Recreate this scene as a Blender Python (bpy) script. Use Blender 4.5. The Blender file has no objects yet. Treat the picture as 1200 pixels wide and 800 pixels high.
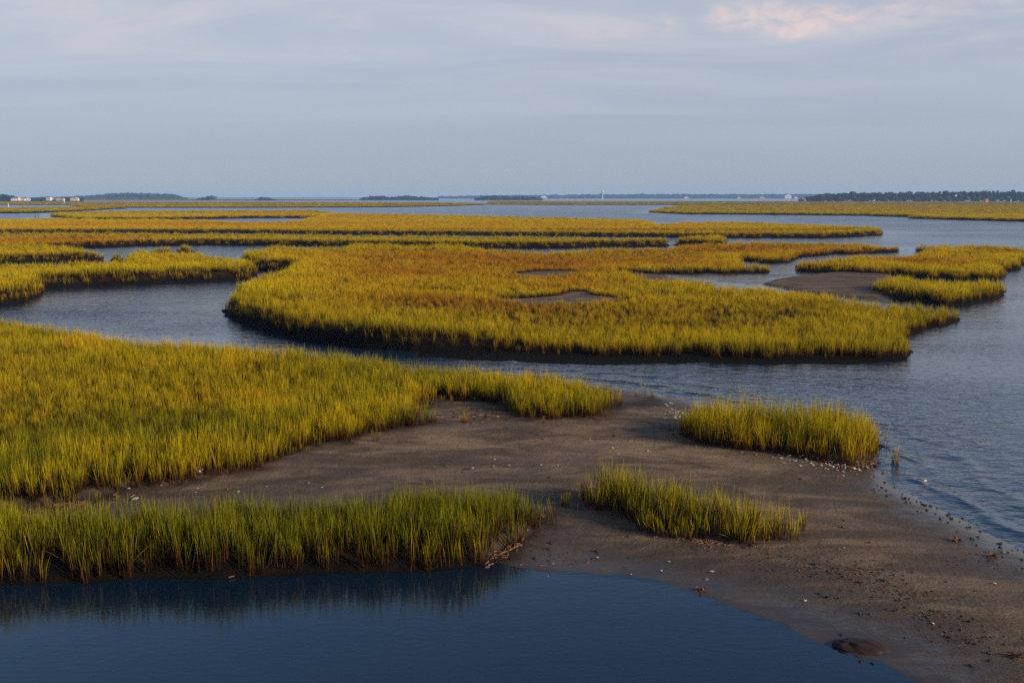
import bpy, bmesh, math, random
import numpy as np
from mathutils import Vector, Matrix

random.seed(7)
rng = np.random.default_rng(11)
S = bpy.context.scene
COL = S.collection

# ------------------------------------------------------------------ camera
H = 6.5                       # eye height above the water
F = 1178.0                    # focal length in photo pixels (photo 1200 x 800)
HOR = 231.0                   # horizon row
TH = math.atan((400.0 - HOR) / F)
ST, CT = math.sin(TH), math.cos(TH)

def ground_pt(u, v, z=0.0):
    """world point at height z seen at photo position u, v"""
    x = (u - 600.0) / F
    yd = (v - 400.0) / F
    t = (H - z) / (ST + yd * CT)
    return (t * x, t * (CT - yd * ST), z)

cam_d = bpy.data.cameras.new('camera')
cam = bpy.data.objects.new('camera', cam_d)
COL.objects.link(cam)
cam.location = (0, 0, H)
cam.rotation_euler = (math.pi / 2 - TH, 0, 0)
cam_d.sensor_fit = 'HORIZONTAL'
cam_d.sensor_width = 36.0
cam_d.lens = 36.0 * F / 1200.0
cam_d.clip_start = 0.1
cam_d.clip_end = 40000.0
S.camera = cam

# ------------------------------------------------------------------ numeric noise and distances
def _h(ix, iy, seed):
    with np.errstate(over='ignore'):
        a = (ix.astype(np.int64) * 374761393 + iy.astype(np.int64) * 668265263 + seed * 1442695041) & 0xFFFFFFFF
        a = ((a ^ (a >> 13)) * 1274126177) & 0xFFFFFFFF
        a = a ^ (a >> 16)
    return (a & 0xFFFFFF) / float(0xFFFFFF)

def vnoise(x, y, seed=0):
    ix = np.floor(x); iy = np.floor(y)
    fx = x - ix; fy = y - iy
    fx = fx * fx * (3 - 2 * fx); fy = fy * fy * (3 - 2 * fy)
    a = _h(ix, iy, seed); b = _h(ix + 1, iy, seed)
    c = _h(ix, iy + 1, seed); d = _h(ix + 1, iy + 1, seed)
    return (a * (1 - fx) + b * fx) * (1 - fy) + (c * (1 - fx) + d * fx) * fy

def fbm(x, y, seed=0, oct=4):
    s = 0.0; a = 0.5; n = 0.0
    for k in range(oct):
        s = s + a * vnoise(x * 2 ** k, y * 2 ** k, seed + k * 17); n += a; a *= 0.5
    return s / n

def sstep(a, b, x):
    t = np.clip((x - a) / (b - a), 0, 1)
    return t * t * (3 - 2 * t)

def sdf(poly, x, y, reach=None):
    """signed distance to a polygon, negative inside; beyond reach (times distance) just a large number"""
    if reach is not None and len(x) > 64:
        px = [p[0] for p in poly]; py = [p[1] for p in poly]
        m = reach + .03 * np.maximum(y, 0)
        k = (x > min(px) - m) & (x < max(px) + m) & (y > min(py) - m) & (y < max(py) + m)
        out = np.full(x.shape, 1e3)
        if k.any(): out[k] = sdf(poly, x[k], y[k])
        return out
    n = len(poly)
    d2 = np.full(x.shape, 1e18)
    inside = np.zeros(x.shape, bool)
    for i in range(n):
        ax, ay = poly[i][0], poly[i][1]
        bx, by = poly[(i + 1) % n][0], poly[(i + 1) % n][1]
        ex, ey = bx - ax, by - ay
        wx, wy = x - ax, y - ay
        t = np.clip((wx * ex + wy * ey) / (ex * ex + ey * ey + 1e-12), 0, 1)
        dx, dy = wx - t * ex, wy - t * ey
        d2 = np.minimum(d2, dx * dx + dy * dy)
        c = ((ay > y) != (by > y))
        with np.errstate(divide='ignore', invalid='ignore'):
            xi = ax + (y - ay) / (by - ay if by != ay else 1e-12) * ex
        inside ^= c & (x < xi)
    d = np.sqrt(d2)
    return np.where(inside, -d, d)

TOP = .92     # height of the grass tops over the water: far sides of a bed were traced along its tops
def B(u, v): return (u, v, TOP)
def SN(u, v): return (u, v, 0.22)
def world_poly(pts):
    return [ground_pt(*p)[:2] for p in pts]

# ------------------------------------------------------------------ outlines of land
BEDS = {}
BEDS['near'] = world_poly([
    SN(-420, 612), SN(-150, 602), SN(0, 590), SN(37, 587), SN(86, 581), SN(124, 574), SN(150, 567), SN(180, 567), SN(210, 565), SN(247, 556),
    SN(285, 550), SN(315, 542), SN(337, 533), SN(370, 523), SN(411, 519), SN(437, 509), SN(475, 503), SN(509, 495),
    SN(490, 486), SN(478, 479), SN(500, 474), SN(516, 468), SN(560, 469), SN(584, 473), SN(590, 484), SN(610, 491),
    SN(640, 491), SN(696, 490), SN(716, 483), SN(714, 475), SN(730, 471), SN(760, 470),
    (766, 464), (748, 453, .75), B(690, 436), B(640, 429), B(560, 421), B(480, 417), B(430, 411), B(333, 400),
    B(253, 397), B(200, 395), B(150, 391), B(133, 387), B(100, 380), B(60, 375), B(20, 369), B(0, 367), B(-120, 362), B(-420, 372)])
BEDS['mid'] = world_poly([
    (262, 371), (285, 379), (310, 386), (343, 395), (377, 403), (427, 409), (480, 412), (560, 413), (640, 416),
    (700, 418), (760, 420), (830, 421), (900, 422), (960, 421), (1010, 421), (1050, 421), (1067, 420), (1070, 413),
    (1062, 404), (1064, 395), (1083, 386), (1110, 382), (1131, 372), (1129, 364, .40), (1110, 355, .75), (1090, 351.5, .85),
    B(1033, 347), B(980, 340), B(940, 335), B(900, 332), B(837, 330), B(833, 323), (770, 321), (735, 319),
    (800, 321.5), (860, 321.5), (900, 320), (909, 317), (906, 312, .45), B(872, 305), (870, 305), (890, 308), (910, 309), (927, 307),
    (935, 302), (973, 298), (1027, 297), (1050, 296), (1067, 292), (1060, 289.5, .5), B(1035, 285), B(1000, 281.5),
    B(920, 280.5), B(860, 281), B(800, 284), B(777, 287), B(700, 288), B(647, 291), B(567, 291), B(527, 288),
    B(513, 287), B(500, 290), B(450, 287), B(420, 287), B(400, 291), B(360, 292), B(323, 290), B(285, 296), B(277, 301),
    (285, 309), (300, 316), (318, 318), (342, 318), (350, 320), B(320, 323), B(300, 327), B(283, 334),
    B(268, 347), (261, 361)])
BEDS['left'] = world_poly([
    (-200, 368), (0, 357), (33, 353), (47, 344), (47, 338), (100, 335), (200, 331), (293, 328), (300, 324), (298, 314, .5), B(283, 305),
    B(250, 302), B(233, 297), B(200, 298), B(150, 297), B(143, 309.5), B(60, 311), B(0, 312.5), B(-200, 314)])
BEDS['left_upper'] = world_poly([
    (-200, 311), (0, 309.5), (60, 307.5), (140, 305.5), B(146, 297), B(120, 295), B(100, 293.5), B(80, 289), B(40, 287), B(0, 287.5), B(-200, 288)])
BEDS['ribbon'] = world_poly([
    (-300, 298), (0, 295), (60, 292), (83, 290.5), (120, 290), (160, 288), (240, 287), (320, 288), (400, 289), (500, 290), (557, 291.5), (647, 291),
    (700, 290), (777, 289), (800, 285), (850, 282), B(850, 280.5), B(800, 279.5), B(600, 277), B(400, 275),
    B(270, 273.5), B(0, 272.5), B(-300, 272)])
BEDS['long'] = world_poly([
    (-300, 273.5), (0, 273.5), (130, 273.5), (270, 273.5), (400, 275), (600, 276.5), (800, 278.5), (967, 279), (1030, 276), (1036, 272),
    (1030, 268, .6), B(1000, 265), B(933, 262), B(850, 259.5), B(800, 260.5), B(770, 263), B(766, 259.5), B(740, 256.5), B(650, 254.5), B(580, 253), B(500, 251),
    B(400, 249.5), B(375, 251), (352, 262), (330, 264.5), (280, 264.5), (243, 262), (167, 260.5), (100, 259.5), (0, 260.5), (-300, 261)])
BEDS['pond_side'] = world_poly([
    (62, 253.5), (90, 257.5), (170, 257.5), (243, 256.5), (300, 255.5), (355, 255.5), (395, 254), B(398, 249), B(367, 245.5), B(300, 245.7), B(200, 246.2),
    B(127, 247), B(90, 247.5), (64, 251)])
BEDS['left_far'] = world_poly([
    (-300, 251), (0, 250), (40, 249.8), (70, 248.6), (105, 247), (127, 245.6), (150, 244.4), B(110, 241.8), B(60, 242.2), B(0, 242.6), B(-300, 242)])
BEDS['far_strip'] = world_poly([
    (127, 243.6), (250, 243.6), (367, 243.4), (400, 243.2), (470, 242.7), (540, 241.2), (573, 239.5), B(573, 238.2), B(520, 237.2), B(400, 236.8),
    B(250, 236.3), B(0, 236.0), B(-300, 235.8), (-300, 240.6), (0, 240.2), (77, 240.4), (100, 243)])
BEDS['far_point'] = world_poly([
    (573, 239.8), (650, 240.2), (800, 240.2), (1000, 239.6), (1400, 239.8), B(1400, 236.2), B(1000, 235.9), B(573, 235.6)])
BEDS['horizon_marsh'] = world_poly([(-320, 235.6), (0, 235.4), (200, 235.3), (330, 235.2), (400, 235.0), (440, 234.4), (400, 233.6), (250, 233.1), (0, 232.9), (-320, 232.8)])
BEDS['right_far'] = world_poly([
    (762, 249), (800, 251), (850, 251.3), (950, 252.3), (1013, 253), (1066, 254.3), (1070, 256.2), (1133, 258), (1200, 259.7), (1400, 266),
    B(1400, 239), B(1200, 239), B(1000, 238.6), B(800, 239.4), B(775, 243)])
BEDS['right'] = world_poly([
    (930, 315), (936, 318), (967, 319.5), (1003, 318.5), (1000, 322), (1025, 323), (1050, 323), (1087, 327), (1133, 328.5), (1170, 328), (1179, 324),
    (1164, 316), (1178, 318), (1190, 317), (1194, 311), (1210, 309), (1300, 312), B(1300, 291), B(1200, 288.5), B(1160, 285.5), B(1100, 285), B(1077, 286.5), (1077, 293.5),
    (1100, 294), (1085, 297), B(1072, 296), B(1040, 298), B(1000, 297.5), B(960, 301), (933, 309, .55)])
BEDS['right_small'] = world_poly([
    (1025, 345), (1045, 349), (1067, 352), (1100, 357.5), (1110, 358.5), (1125, 357), (1150, 353), (1167, 350), (1180, 341),
    (1181, 335, .35), (1150, 331, .75), (1090, 328.5, .8), (1065, 324, .8), (1048, 322.5, .8), (1035, 326, .7), (1026, 337, .4)])
BEDS['front'] = world_poly([
    (-420, 700), (0, 681), (100, 680), (200, 680), (300, 677), (400, 673), (500, 667), (560, 660), SN(572, 648), SN(592, 629), SN(617, 620), SN(640, 602),
    SN(652, 594), B(652, 572), B(640, 567), B(602, 562), B(531, 562), B(456, 564), B(400, 569), (285, 577, .85), (225, 585, .78), (150, 589, .76), (86, 599, .70),
    (22, 606, .62), SN(0, 604), SN(-200, 612), SN(-420, 625)])
ISLETS = [world_poly([(157, 293), (165, 297.5), (190, 297.5), (201, 294.5), B(196, 291), B(170, 288)]),
          world_poly([(204, 293), (210, 295.5), (224, 295), (231, 291.5), B(222, 288.5), B(208, 289)])]
BARE = [world_poly([(594, 321, .3), (620, 324, .4), (655, 324, .4), (686, 319.5, .3), (660, 317.2, .25), (625, 318, .25)]),
        world_poly([(572, 351, .3), (590, 354, .38), (640, 355, .38), (700, 354, .38), (740, 349.5, .3), (700, 346, .25), (690, 341.5, .25), (672, 341.5, .25), (655, 346.5, .25)]),
        world_poly([(478, 349, .4), (510, 349.6, .36), (545, 349.4, .36), (562, 348.6, .4), (520, 347.4, .3)]),
        world_poly([(725, 317.5, .2), (760, 320.3, .15), (800, 320.8, .1), (900, 320.5, .1), (925, 321, .1), (930, 333, .7), (870, 331.5, .8), (836, 329.5, .8), (815, 325, .8), (760, 323, .8)])]
SAND = world_poly([
    (757, 459), (782, 464), (812, 468.5), (850, 478), (900, 492), (960, 505), (1010, 520), (1035, 540), (1035, 555), (1062, 576), (1090, 592), (1130, 614), (1200, 648), (1330, 705), (1700, 900),
    (1500, 1100), (1250, 950), (1150, 850), (1088, 800), (1065, 786), (1040, 774), (1015, 768), (980, 760), (945, 745), (920, 728),
    (880, 713), (835, 700), (790, 687), (735, 674), (690, 668), (630, 664), (600, 661), (575, 652), (560, 628), (400, 606), (200, 610), (0, 612), (-420, 612),
    (-420, 560), (0, 520), (400, 470), (600, 445), (720, 452)])
MUD = world_poly([
    (885, 334), (935, 345), (990, 351), (1045, 355), (1055, 340), (1052, 324), (1010, 319), (970, 320), (940, 323), (905, 328)])
WETMUD = world_poly([(735, 318.8), (800, 321.5), (905, 321.5), (945, 321), (950, 347), (885, 335.5), (836, 332), (812, 326.5)])
FRINGE = world_poly([(480, 418), (600, 424), (690, 429), (800, 426), (900, 427.5), (1000, 427), (1068, 423), (1050, 415), (700, 412), (500, 408)])
POOL = world_poly([(-700, 655), (0, 660), (600, 652), (800, 672), (960, 725), (1080, 765), (1190, 850), (1400, 1150), (1400, 3000), (-700, 3000)])
CLUMPS = {
    'spit': world_poly([SN(674, 581), SN(700, 597), SN(737, 604), SN(767, 620), SN(800, 628), SN(856, 631), SN(875, 638), SN(897, 642), SN(905, 629),
                        SN(938, 628), SN(948, 615), (936, 596, .6), (875, 582, .72), (841, 568, .72), (800, 563, .72), (775, 560, .72), (740, 563, .55), (700, 566, .42), (681, 569, .38)]),
    'shore': world_poly([SN(783, 501), SN(790, 510), SN(807, 518), SN(839, 524), SN(880, 529), SN(920, 530), SN(950, 534), SN(1010, 542), SN(1032, 532), SN(1038, 514),
                         (1038, 492, .72), (1002, 480, .72), (965, 475, .72), (935, 475, .72), (905, 476, .72), (845, 471, .72), (818, 477, .72), (800, 480, .72), (786, 490, .72)])}

def warp(x, y):
    D = np.maximum(y, 8.0)
    a1 = 0.22; a2 = 0.0055 * np.maximum(D - 20, 0) ** 0.9 + 0.06
    f2 = 0.22
    wx = x + a1 * (fbm(x * .8, y * .8, 3, 3) - .5) * 2 + a2 * 1.6 * (fbm(x * f2, y * f2, 9, 3) - .5) * 2
    wy = y + a1 * (fbm(x * .8, y * .8, 23, 3) - .5) * 2 + a2 * (fbm(x * f2, y * f2, 29, 3) - .5) * 2
    return wx, wy

PLAT = {'near': .24, 'right': .24, 'right_small': .26, 'front': .29, 'left': .62, 'left_upper': .5, 'ribbon': .45, 'long': .38}
def terrain(x, y):
    """height, and masks: sandiness, grassiness"""
    wx, wy = warp(x, y)
    z = np.full(x.shape, -1.2)
    grassy = np.zeros(x.shape)
    for k, P in list(BEDS.items()) + [('islet', p) for p in ISLETS] + [('clump', p) for p in CLUMPS.values()]:
        d = sdf(P, wx, wy, 4)
        top = PLAT.get(k, .36)
        if k == 'clump': top = .16
        if k == 'mid': top = .13 + .52 * sstep(3, -6, x)     # the outer bend of the creek cuts a tall bank
        w = .36 + .004 * np.maximum(y - 40, 0)
        zi = np.where(d < 0, top * sstep(0, 1, -d / w), -1.2 * sstep(0, 1, d / (5 * w)))
        z = np.maximum(z, zi)
        grassy = np.maximum(grassy, sstep(-.55 * w, -1.1 * w, d))
    ds = sdf(SAND, wx, wy, 20)
    und = .05 * (fbm(x * .35, y * .35, 41, 4) - .5)
    zs = np.where(ds < 0, .29 * (1 - np.exp(ds / 3.4)) + und * sstep(0, 1.5, -ds), -.09 * ds)
    sandy = sstep(.3, -.1, ds)
    z = np.maximum(z, zs)
    for P, t in ((MUD, .20), (FRINGE, .06), (WETMUD, .035)):
        d = sdf(P, wx, wy, 20)
        zm = np.where(d < 0, t * sstep(0, 1, -d / 1.2), -.07 * d)
        z = np.maximum(z, zm)
        if P is MUD or P is WETMUD:
            sandy = np.maximum(sandy, .8 * sstep(.6, -.6, d))
    for k in ('near', 'front'):       # cut edges of the beds are bare peat, not sand
        sandy = sandy * (.42 + .58 * sstep(-.1, .5, sdf(BEDS[k], wx, wy, 2) + .5 * (vnoise(x * 2.1, y * 2.1, 8) - .5)))
    bare = np.zeros(x.shape)
    pan = np.zeros(x.shape)
    for i, P in enumerate(BARE):
        d = sdf(P, wx, wy, 2)
        if i < 3: pan = np.maximum(pan, sstep(1.0, -.3, d))
        bare = np.maximum(bare, sstep(.5, -.5, d))
    sandy = np.maximum(sandy, bare * .9)
    grassy = grassy * (1 - bare)
    z = z * (1 - pan) + .27 * pan
    z = z + .02 * (fbm(x * 1.7, y * 1.7, 51, 3) - .5)
    return z, sandy, grassy

# ------------------------------------------------------------------ mesh helpers
def set_attr(me, name, vals):
    a = me.attributes.new(name, 'FLOAT', 'POINT')
    a.data.foreach_set('value', np.asarray(vals, dtype=np.float32))

def mesh_np(name, co, faces, mat=None, smooth=False):
    """faces: int array (n, k)"""
    me = bpy.data.meshes.new(name)
    co = np.asarray(co, dtype=np.float32); faces = np.asarray(faces, dtype=np.int32)
    n, k = faces.shape
    me.vertices.add(len(co)); me.vertices.foreach_set('co', co.ravel())
    me.loops.add(n * k); me.loops.foreach_set('vertex_index', faces.ravel())
    me.polygons.add(n)
    me.polygons.foreach_set('loop_start', np.arange(0, n * k, k, dtype=np.int32))
    me.polygons.foreach_set('use_smooth', np.full(n, smooth))
    me.update(calc_edges=True)
    if mat: me.materials.append(mat)
    return me

def link(name, me, parent=None):
    o = bpy.data.objects.new(name, me); COL.objects.link(o)
    if parent: o.parent = parent
    return o

def tag(o, label=None, cat=None, group=None, kind=None):
    if label: o['label'] = label
    if cat: o['category'] = cat
    if group: o['group'] = group
    if kind: o['kind'] = kind
    return o

def grid_mesh(name, ys, ss, mat, fn, smooth=True):
    """sheet whose rows lie at distances ys and whose columns fan out with slope ss"""
    Y, Sx = np.meshgrid(ys, ss, indexing='ij')
    X = Sx * (Y + 12.0)
    x, y = X.ravel(), Y.ravel()
    z, attrs = fn(x, y)
    r, c = Y.shape
    i = np.arange((r - 1) * (c - 1)); a = (i // (c - 1)) * c + i % (c - 1)
    fc = np.stack([a, a + 1, a + c + 1, a + c], 1)
    me = mesh_np(name, np.stack([x, y, z], 1), fc, mat, smooth)
    for k, v in attrs.items(): set_attr(me, k, v)
    return link(name, me)

# ------------------------------------------------------------------ materials
def new_mat(name):
    m = bpy.data.materials.new(name); m.use_nodes = True
    nt = m.node_tree; nt.nodes.clear()
    out = nt.nodes.new('ShaderNodeOutputMaterial')
    return m, nt, out

class N:
    """tiny node-graph writer"""
    def __init__(s, nt): s.nt = nt
    def node(s, t, **kw):
        n = s.nt.nodes.new(t)
        for k, v in kw.items(): setattr(n, k, v)
        return n
    def put(s, sock, v):
        if isinstance(v, bpy.types.NodeSocket): s.nt.links.new(v, sock)
        elif isinstance(v, (tuple, list)) and len(v) == 3 and sock.type == 'RGBA': sock.default_value = (*v, 1)
        else: sock.default_value = v
    def math(s, op, a, b=0.0, clamp=False):
        n = s.node('ShaderNodeMath', operation=op, use_clamp=clamp); s.put(n.inputs[0], a); s.put(n.inputs[1], b); return n.outputs[0]
    def mix(s, f, a, b, mode='MIX'):
        n = s.node('ShaderNodeMix', data_type='RGBA', blend_type=mode); s.put(n.inputs[0], f); s.put(n.inputs[6], a); s.put(n.inputs[7], b); return n.outputs[2]
    def noise(s, vec, scale, detail=3, rough=.55, dist=0):
        n = s.node('ShaderNodeTexNoise'); s.put(n.inputs['Vector'], vec); n.inputs['Scale'].default_value = scale
        n.inputs['Detail'].default_value = detail; n.inputs['Roughness'].default_value = rough; n.inputs['Distortion'].default_value = dist
        return n.outputs['Fac']
    def ramp(s, f, a, b, lo=0.0, hi=1.0):
        n = s.node('ShaderNodeMapRange', interpolation_type='SMOOTHSTEP'); s.put(n.inputs[0], f); s.put(n.inputs[1], a); s.put(n.inputs[2], b)
        n.inputs[3].default_value = lo; n.inputs[4].default_value = hi; return n.outputs[0]
    def attr(s, name, typ='GEOMETRY'):
        n = s.node('ShaderNodeAttribute', attribute_name=name, attribute_type=typ); return n.outputs['Fac']
    def pos(s): return s.node('ShaderNodeNewGeometry').outputs['Position']
    def mapping(s, vec, scale=(1, 1, 1), rot=(0, 0, 0)):
        n = s.node('ShaderNodeMapping'); s.put(n.inputs['Vector'], vec); n.inputs['Scale'].default_value = scale; n.inputs['Rotation'].default_value = rot; return n.outputs[0]
    def bump(s, h, strength=.5, dist=.1, normal=None):
        n = s.node('ShaderNodeBump'); s.put(n.inputs['Height'], h); s.put(n.inputs['Strength'], strength); s.put(n.inputs['Distance'], dist)
        if normal: s.put(n.inputs['Normal'], normal)
        return n.outputs[0]
    def bsdf(s, out, color, rough=.7, normal=None, spec=None, ior=None):
        n = s.node('ShaderNodeBsdfPrincipled'); s.put(n.inputs['Base Color'], color); s.put(n.inputs['Roughness'], rough)
        if normal: s.put(n.inputs['Normal'], normal)
        if spec is not None: s.put(n.inputs['Specular IOR Level'], spec)
        if ior: n.inputs['IOR'].default_value = ior
        s.nt.links.new(n.outputs[0], out.inputs[0]); return n

def ground_material():
    m, nt, out = new_mat('marsh_mud_and_sand'); g = N(nt)
    p = g.pos()
    sand, grass = g.attr('sandy'), g.attr('grassy')
    sep = g.node('ShaderNodeSeparateXYZ'); g.put(sep.inputs[0], p); z = sep.outputs[2]
    big = g.noise(p, .35, 4, .6, .6)
    streak = g.noise(g.mapping(p, (.5, 1.3, 1), (0, 0, .75)), .8, 5, .62, .8)
    fine = g.noise(p, 14, 5, .7)
    grain = g.noise(p, 60, 2, .6)
    rill = g.noise(g.mapping(p, (.55, 2.2, 1), (0, 0, .9)), 2.2, 5, .7, 1.4)
    vo = g.node('ShaderNodeTexVoronoi'); g.put(vo.inputs['Vector'], p); vo.inputs['Scale'].default_value = 5.5
    holes = g.math('MULTIPLY', g.ramp(vo.outputs['Distance'], .05, .10, 1, 0), g.ramp(big, .45, .6))
    dry = g.mix(g.ramp(streak, .35, .68), (.078, .049, .031), (.205, .130, .078))
    dry = g.mix(g.ramp(big, .5, .72, 0, .7), dry, (.082, .060, .048))
    dry = g.mix(g.ramp(fine, .55, .75, 0, .55), dry, (.085, .038, .018))
    dry = g.mix(g.ramp(grain, .6, .75, 0, .5), dry, (.055, .04, .034))
    dry = g.mix(g.ramp(rill, .56, .70, 0, .5), dry, (.075, .045, .028))
    dry = g.mix(holes, dry, (.02, .014, .012))
    zz = g.math('ADD', z, g.math('MULTIPLY', g.math('SUBTRACT', streak, .5), .16))
    damp = g.ramp(zz, .05, .24, 1, 0)
    wet = g.ramp(zz, .0, .12, 1, 0)
    sandc = g.mix(g.math('MULTIPLY', damp, .75), dry, g.mix(fine, (.026, .017, .012), (.050, .033, .022)))
    mud = g.mix(fine, (.003, .0027, .0025), (.009, .0065, .005))
    litter = g.mix(g.noise(p, 5, 4), (.012, .007, .004), (.045, .024, .010))
    col = g.mix(sand, mud, sandc)
    col = g.mix(g.math('MULTIPLY', grass, g.ramp(z, .12, .3)), col, litter)
    rough = g.math('SUBTRACT', g.ramp(rill, .35, .6, .55, .92), g.math('MULTIPLY', g.math('MULTIPLY', wet, sand), .76))
    hgt = g.math('ADD', g.math('MULTIPLY', fine, .6), g.math('ADD', g.math('MULTIPLY', g.noise(p, 3.0, 4, .6), .8), g.math('SUBTRACT', g.math('MULTIPLY', rill, .9), g.math('MULTIPLY', holes, .5))))
    nb = g.bump(hgt, g.math('SUBTRACT', .8, g.math('MULTIPLY', wet, .72)), .06)
    g.bsdf(out, col, rough, nb, spec=g.math('ADD', .03, g.math('MULTIPLY', sand, g.math('ADD', .07, g.math('MULTIPLY', damp, .18)))))
    return m

def water_material():
    m, nt, out = new_mat('tidal_water'); g = N(nt)
    p = g.pos()
    chop = g.attr('chop'); shore = g.attr('shore')
    q = g.mapping(p, (.75, 1.25, 1), (0, 0, .35))
    w1 = g.noise(q, .9, 3, .6, .4)
    w2 = g.noise(q, 2.6, 3, .6, .5)
    w3 = g.noise(p, 9, 2, .5, .2)
    gust = g.ramp(g.noise(g.mapping(p, (.5, 1.0, 1)), .05, 3, .6), .35, .65, .45, 1.15)
    h = g.math('ADD', g.math('MULTIPLY', w1, .10), g.math('ADD', g.math('MULTIPLY', w2, .075), g.math('MULTIPLY', w3, .016)))
    h = g.math('MULTIPLY', h, g.math('MULTIPLY', g.math('MULTIPLY', chop, 1.45), gust))
    # small swell lines that follow the beach
    ph = g.math('ADD', g.math('MULTIPLY', shore, 5.2), g.math('MULTIPLY', g.noise(p, .55, 2), 7.0))
    sw = g.math('MULTIPLY', g.math('POWER', g.math('MULTIPLY', g.math('ADD', g.math('SINE', ph), 1), .5), 3), g.ramp(shore, .3, 4.5, .045, 0))
    sw = g.math('MULTIPLY', sw, g.ramp(chop, .2, .4))
    h = g.math('ADD', h, sw)
    # still pool: faint breath of wind and one widening ring
    h = g.math('ADD', h, g.math('MULTIPLY', g.noise(g.mapping(p, (.8, 1.6, 1)), 6, 3, .6), .0022))
    c = ground_pt(480, 746)
    dv = g.node('ShaderNodeVectorMath', operation='DISTANCE'); g.put(dv.inputs[0], p); dv.inputs[1].default_value = c
    r = dv.outputs['Value']
    ring = g.math('MULTIPLY', g.math('SINE', g.math('MULTIPLY', r, 38)), g.math('MULTIPLY', g.ramp(r, .15, 1.05, 1, 0), .00028))
    h = g.math('ADD', h, ring)
    nb = g.bump(h, 1.0, 1.0)
    col = g.mix(g.ramp(chop, .1, .8), (.0035, .012, .025), (.008, .030, .072))
    g.bsdf(out, col, g.math('ADD', .03, g.math('MULTIPLY', g.math('MINIMUM', chop, 1.6), .09)), nb, ior=1.48)
    return m

def grass_material():
    m, nt, out = new_mat('cordgrass_blades'); g = N(nt)
    t = g.attr('t'); rnd = g.attr('r')
    ti = g.math('ADD', g.attr('tint', 'INSTANCER'), g.attr('tint'))
    ti = g.math('ADD', ti, g.math('MULTIPLY', g.math('SUBTRACT', rnd, .5), .55), True)
    # green -> olive gold -> rust
    def ramp3(a, b, c):
        n = g.node('ShaderNodeValToRGB'); g.put(n.inputs[0], ti)
        e = n.color_ramp.elements; e[0].position = .05; e[0].color = (*a, 1); e[1].position = 1; e[1].color = (*c, 1)
        k = e.new(.5); k.color = (*b, 1); return n.outputs[0]
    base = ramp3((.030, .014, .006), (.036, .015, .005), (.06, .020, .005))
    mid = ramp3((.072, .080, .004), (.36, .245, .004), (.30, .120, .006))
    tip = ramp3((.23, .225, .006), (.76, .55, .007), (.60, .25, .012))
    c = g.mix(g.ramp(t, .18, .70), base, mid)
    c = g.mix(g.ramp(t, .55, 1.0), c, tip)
    # a few dead red-brown stems among the green
    dead = g.ramp(g.math('FRACT', g.math('MULTIPLY', rnd, 7.31)), .80, .84)
    c = g.mix(g.math('MULTIPLY', dead, .75), c, (.15, .045, .012))
    d = g.node('ShaderNodeBsdfDiffuse'); g.put(d.inputs[0], c)
    tr = g.node('ShaderNodeBsdfTranslucent'); g.put(tr.inputs[0], c)
    gl = g.node('ShaderNodeBsdfGlossy'); gl.inputs['Roughness'].default_value = .45; gl.inputs[0].default_value = (.5, .5, .5, 1)
    mx = g.node('ShaderNodeMixShader'); mx.inputs[0].default_value = .45
    nt.links.new(d.outputs[0], mx.inputs[1]); nt.links.new(tr.outputs[0], mx.inputs[2])
    m2 = g.node('ShaderNodeMixShader'); m2.inputs[0].default_value = .007
    nt.links.new(mx.outputs[0], m2.inputs[1]); nt.links.new(gl.outputs[0], m2.inputs[2])
    nt.links.new(m2.outputs[0], out.inputs[0])
    return m

def plain(name, color, rough=.8, var=.3, scale=3.0):
    m, nt, out = new_mat(name); g = N(nt)
    tc = g.node('ShaderNodeTexCoord').outputs['Object']
    f = g.noise(tc, scale, 4)
    c2 = tuple(c * (1 - var) for c in color)
    g.bsdf(out, g.mix(f, c2, color), rough, g.bump(f, .3, .02), spec=.25)
    return m

M_ground = ground_material(); M_water = water_material(); M_grass = grass_material()
M_shell = plain('bleached_shell', (.50, .44, .37), .5, .35, 30)
M_pinkshell = plain('stained_shell', (.50, .26, .15), .5, .4, 30)
M_clod = plain('wet_black_clod', (.022, .016, .014), .45, .5, 20)
M_leaf = plain('rusty_plant_debris', (.20, .070, .022), .7, .6, 12)
M_wrack = plain('brown_wrack', (.11, .052, .026), .85, .6, 6)
M_straw = plain('rusty_straw', (.17, .070, .030), .7, .5, 6)
M_wood = plain('weathered_wood', (.05, .038, .03), .85, .4, 6)
M_white = plain('white_paint', (.52, .50, .48), .6, .1, 1)
M_cream = plain('cream_siding', (.46, .36, .28), .7, .15, 1)
M_roof = plain('grey_roof', (.22, .19, .18), .8, .3, 1)
M_redroof = plain('red_roof', (.34, .11, .07), .8, .3, 1)
M_red = plain('faded_red_paint', (.50, .20, .14), .7, .3, 2)
M_forest = plain('dark_conifer_green', (.010, .020, .018), .9, .55, .12)
M_window = plain('dark_window_glass', (.03, .035, .045), .2, .2, 1)
M_beach_glint = plain('pale_beach_and_glint', (.52, .46, .40), .9, .2, .02)  # pale sand, also the colour of the painted far water glint
M_mound = plain('dark_mud_mound', (.030, .014, .010), .75, .6, 5)

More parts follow.
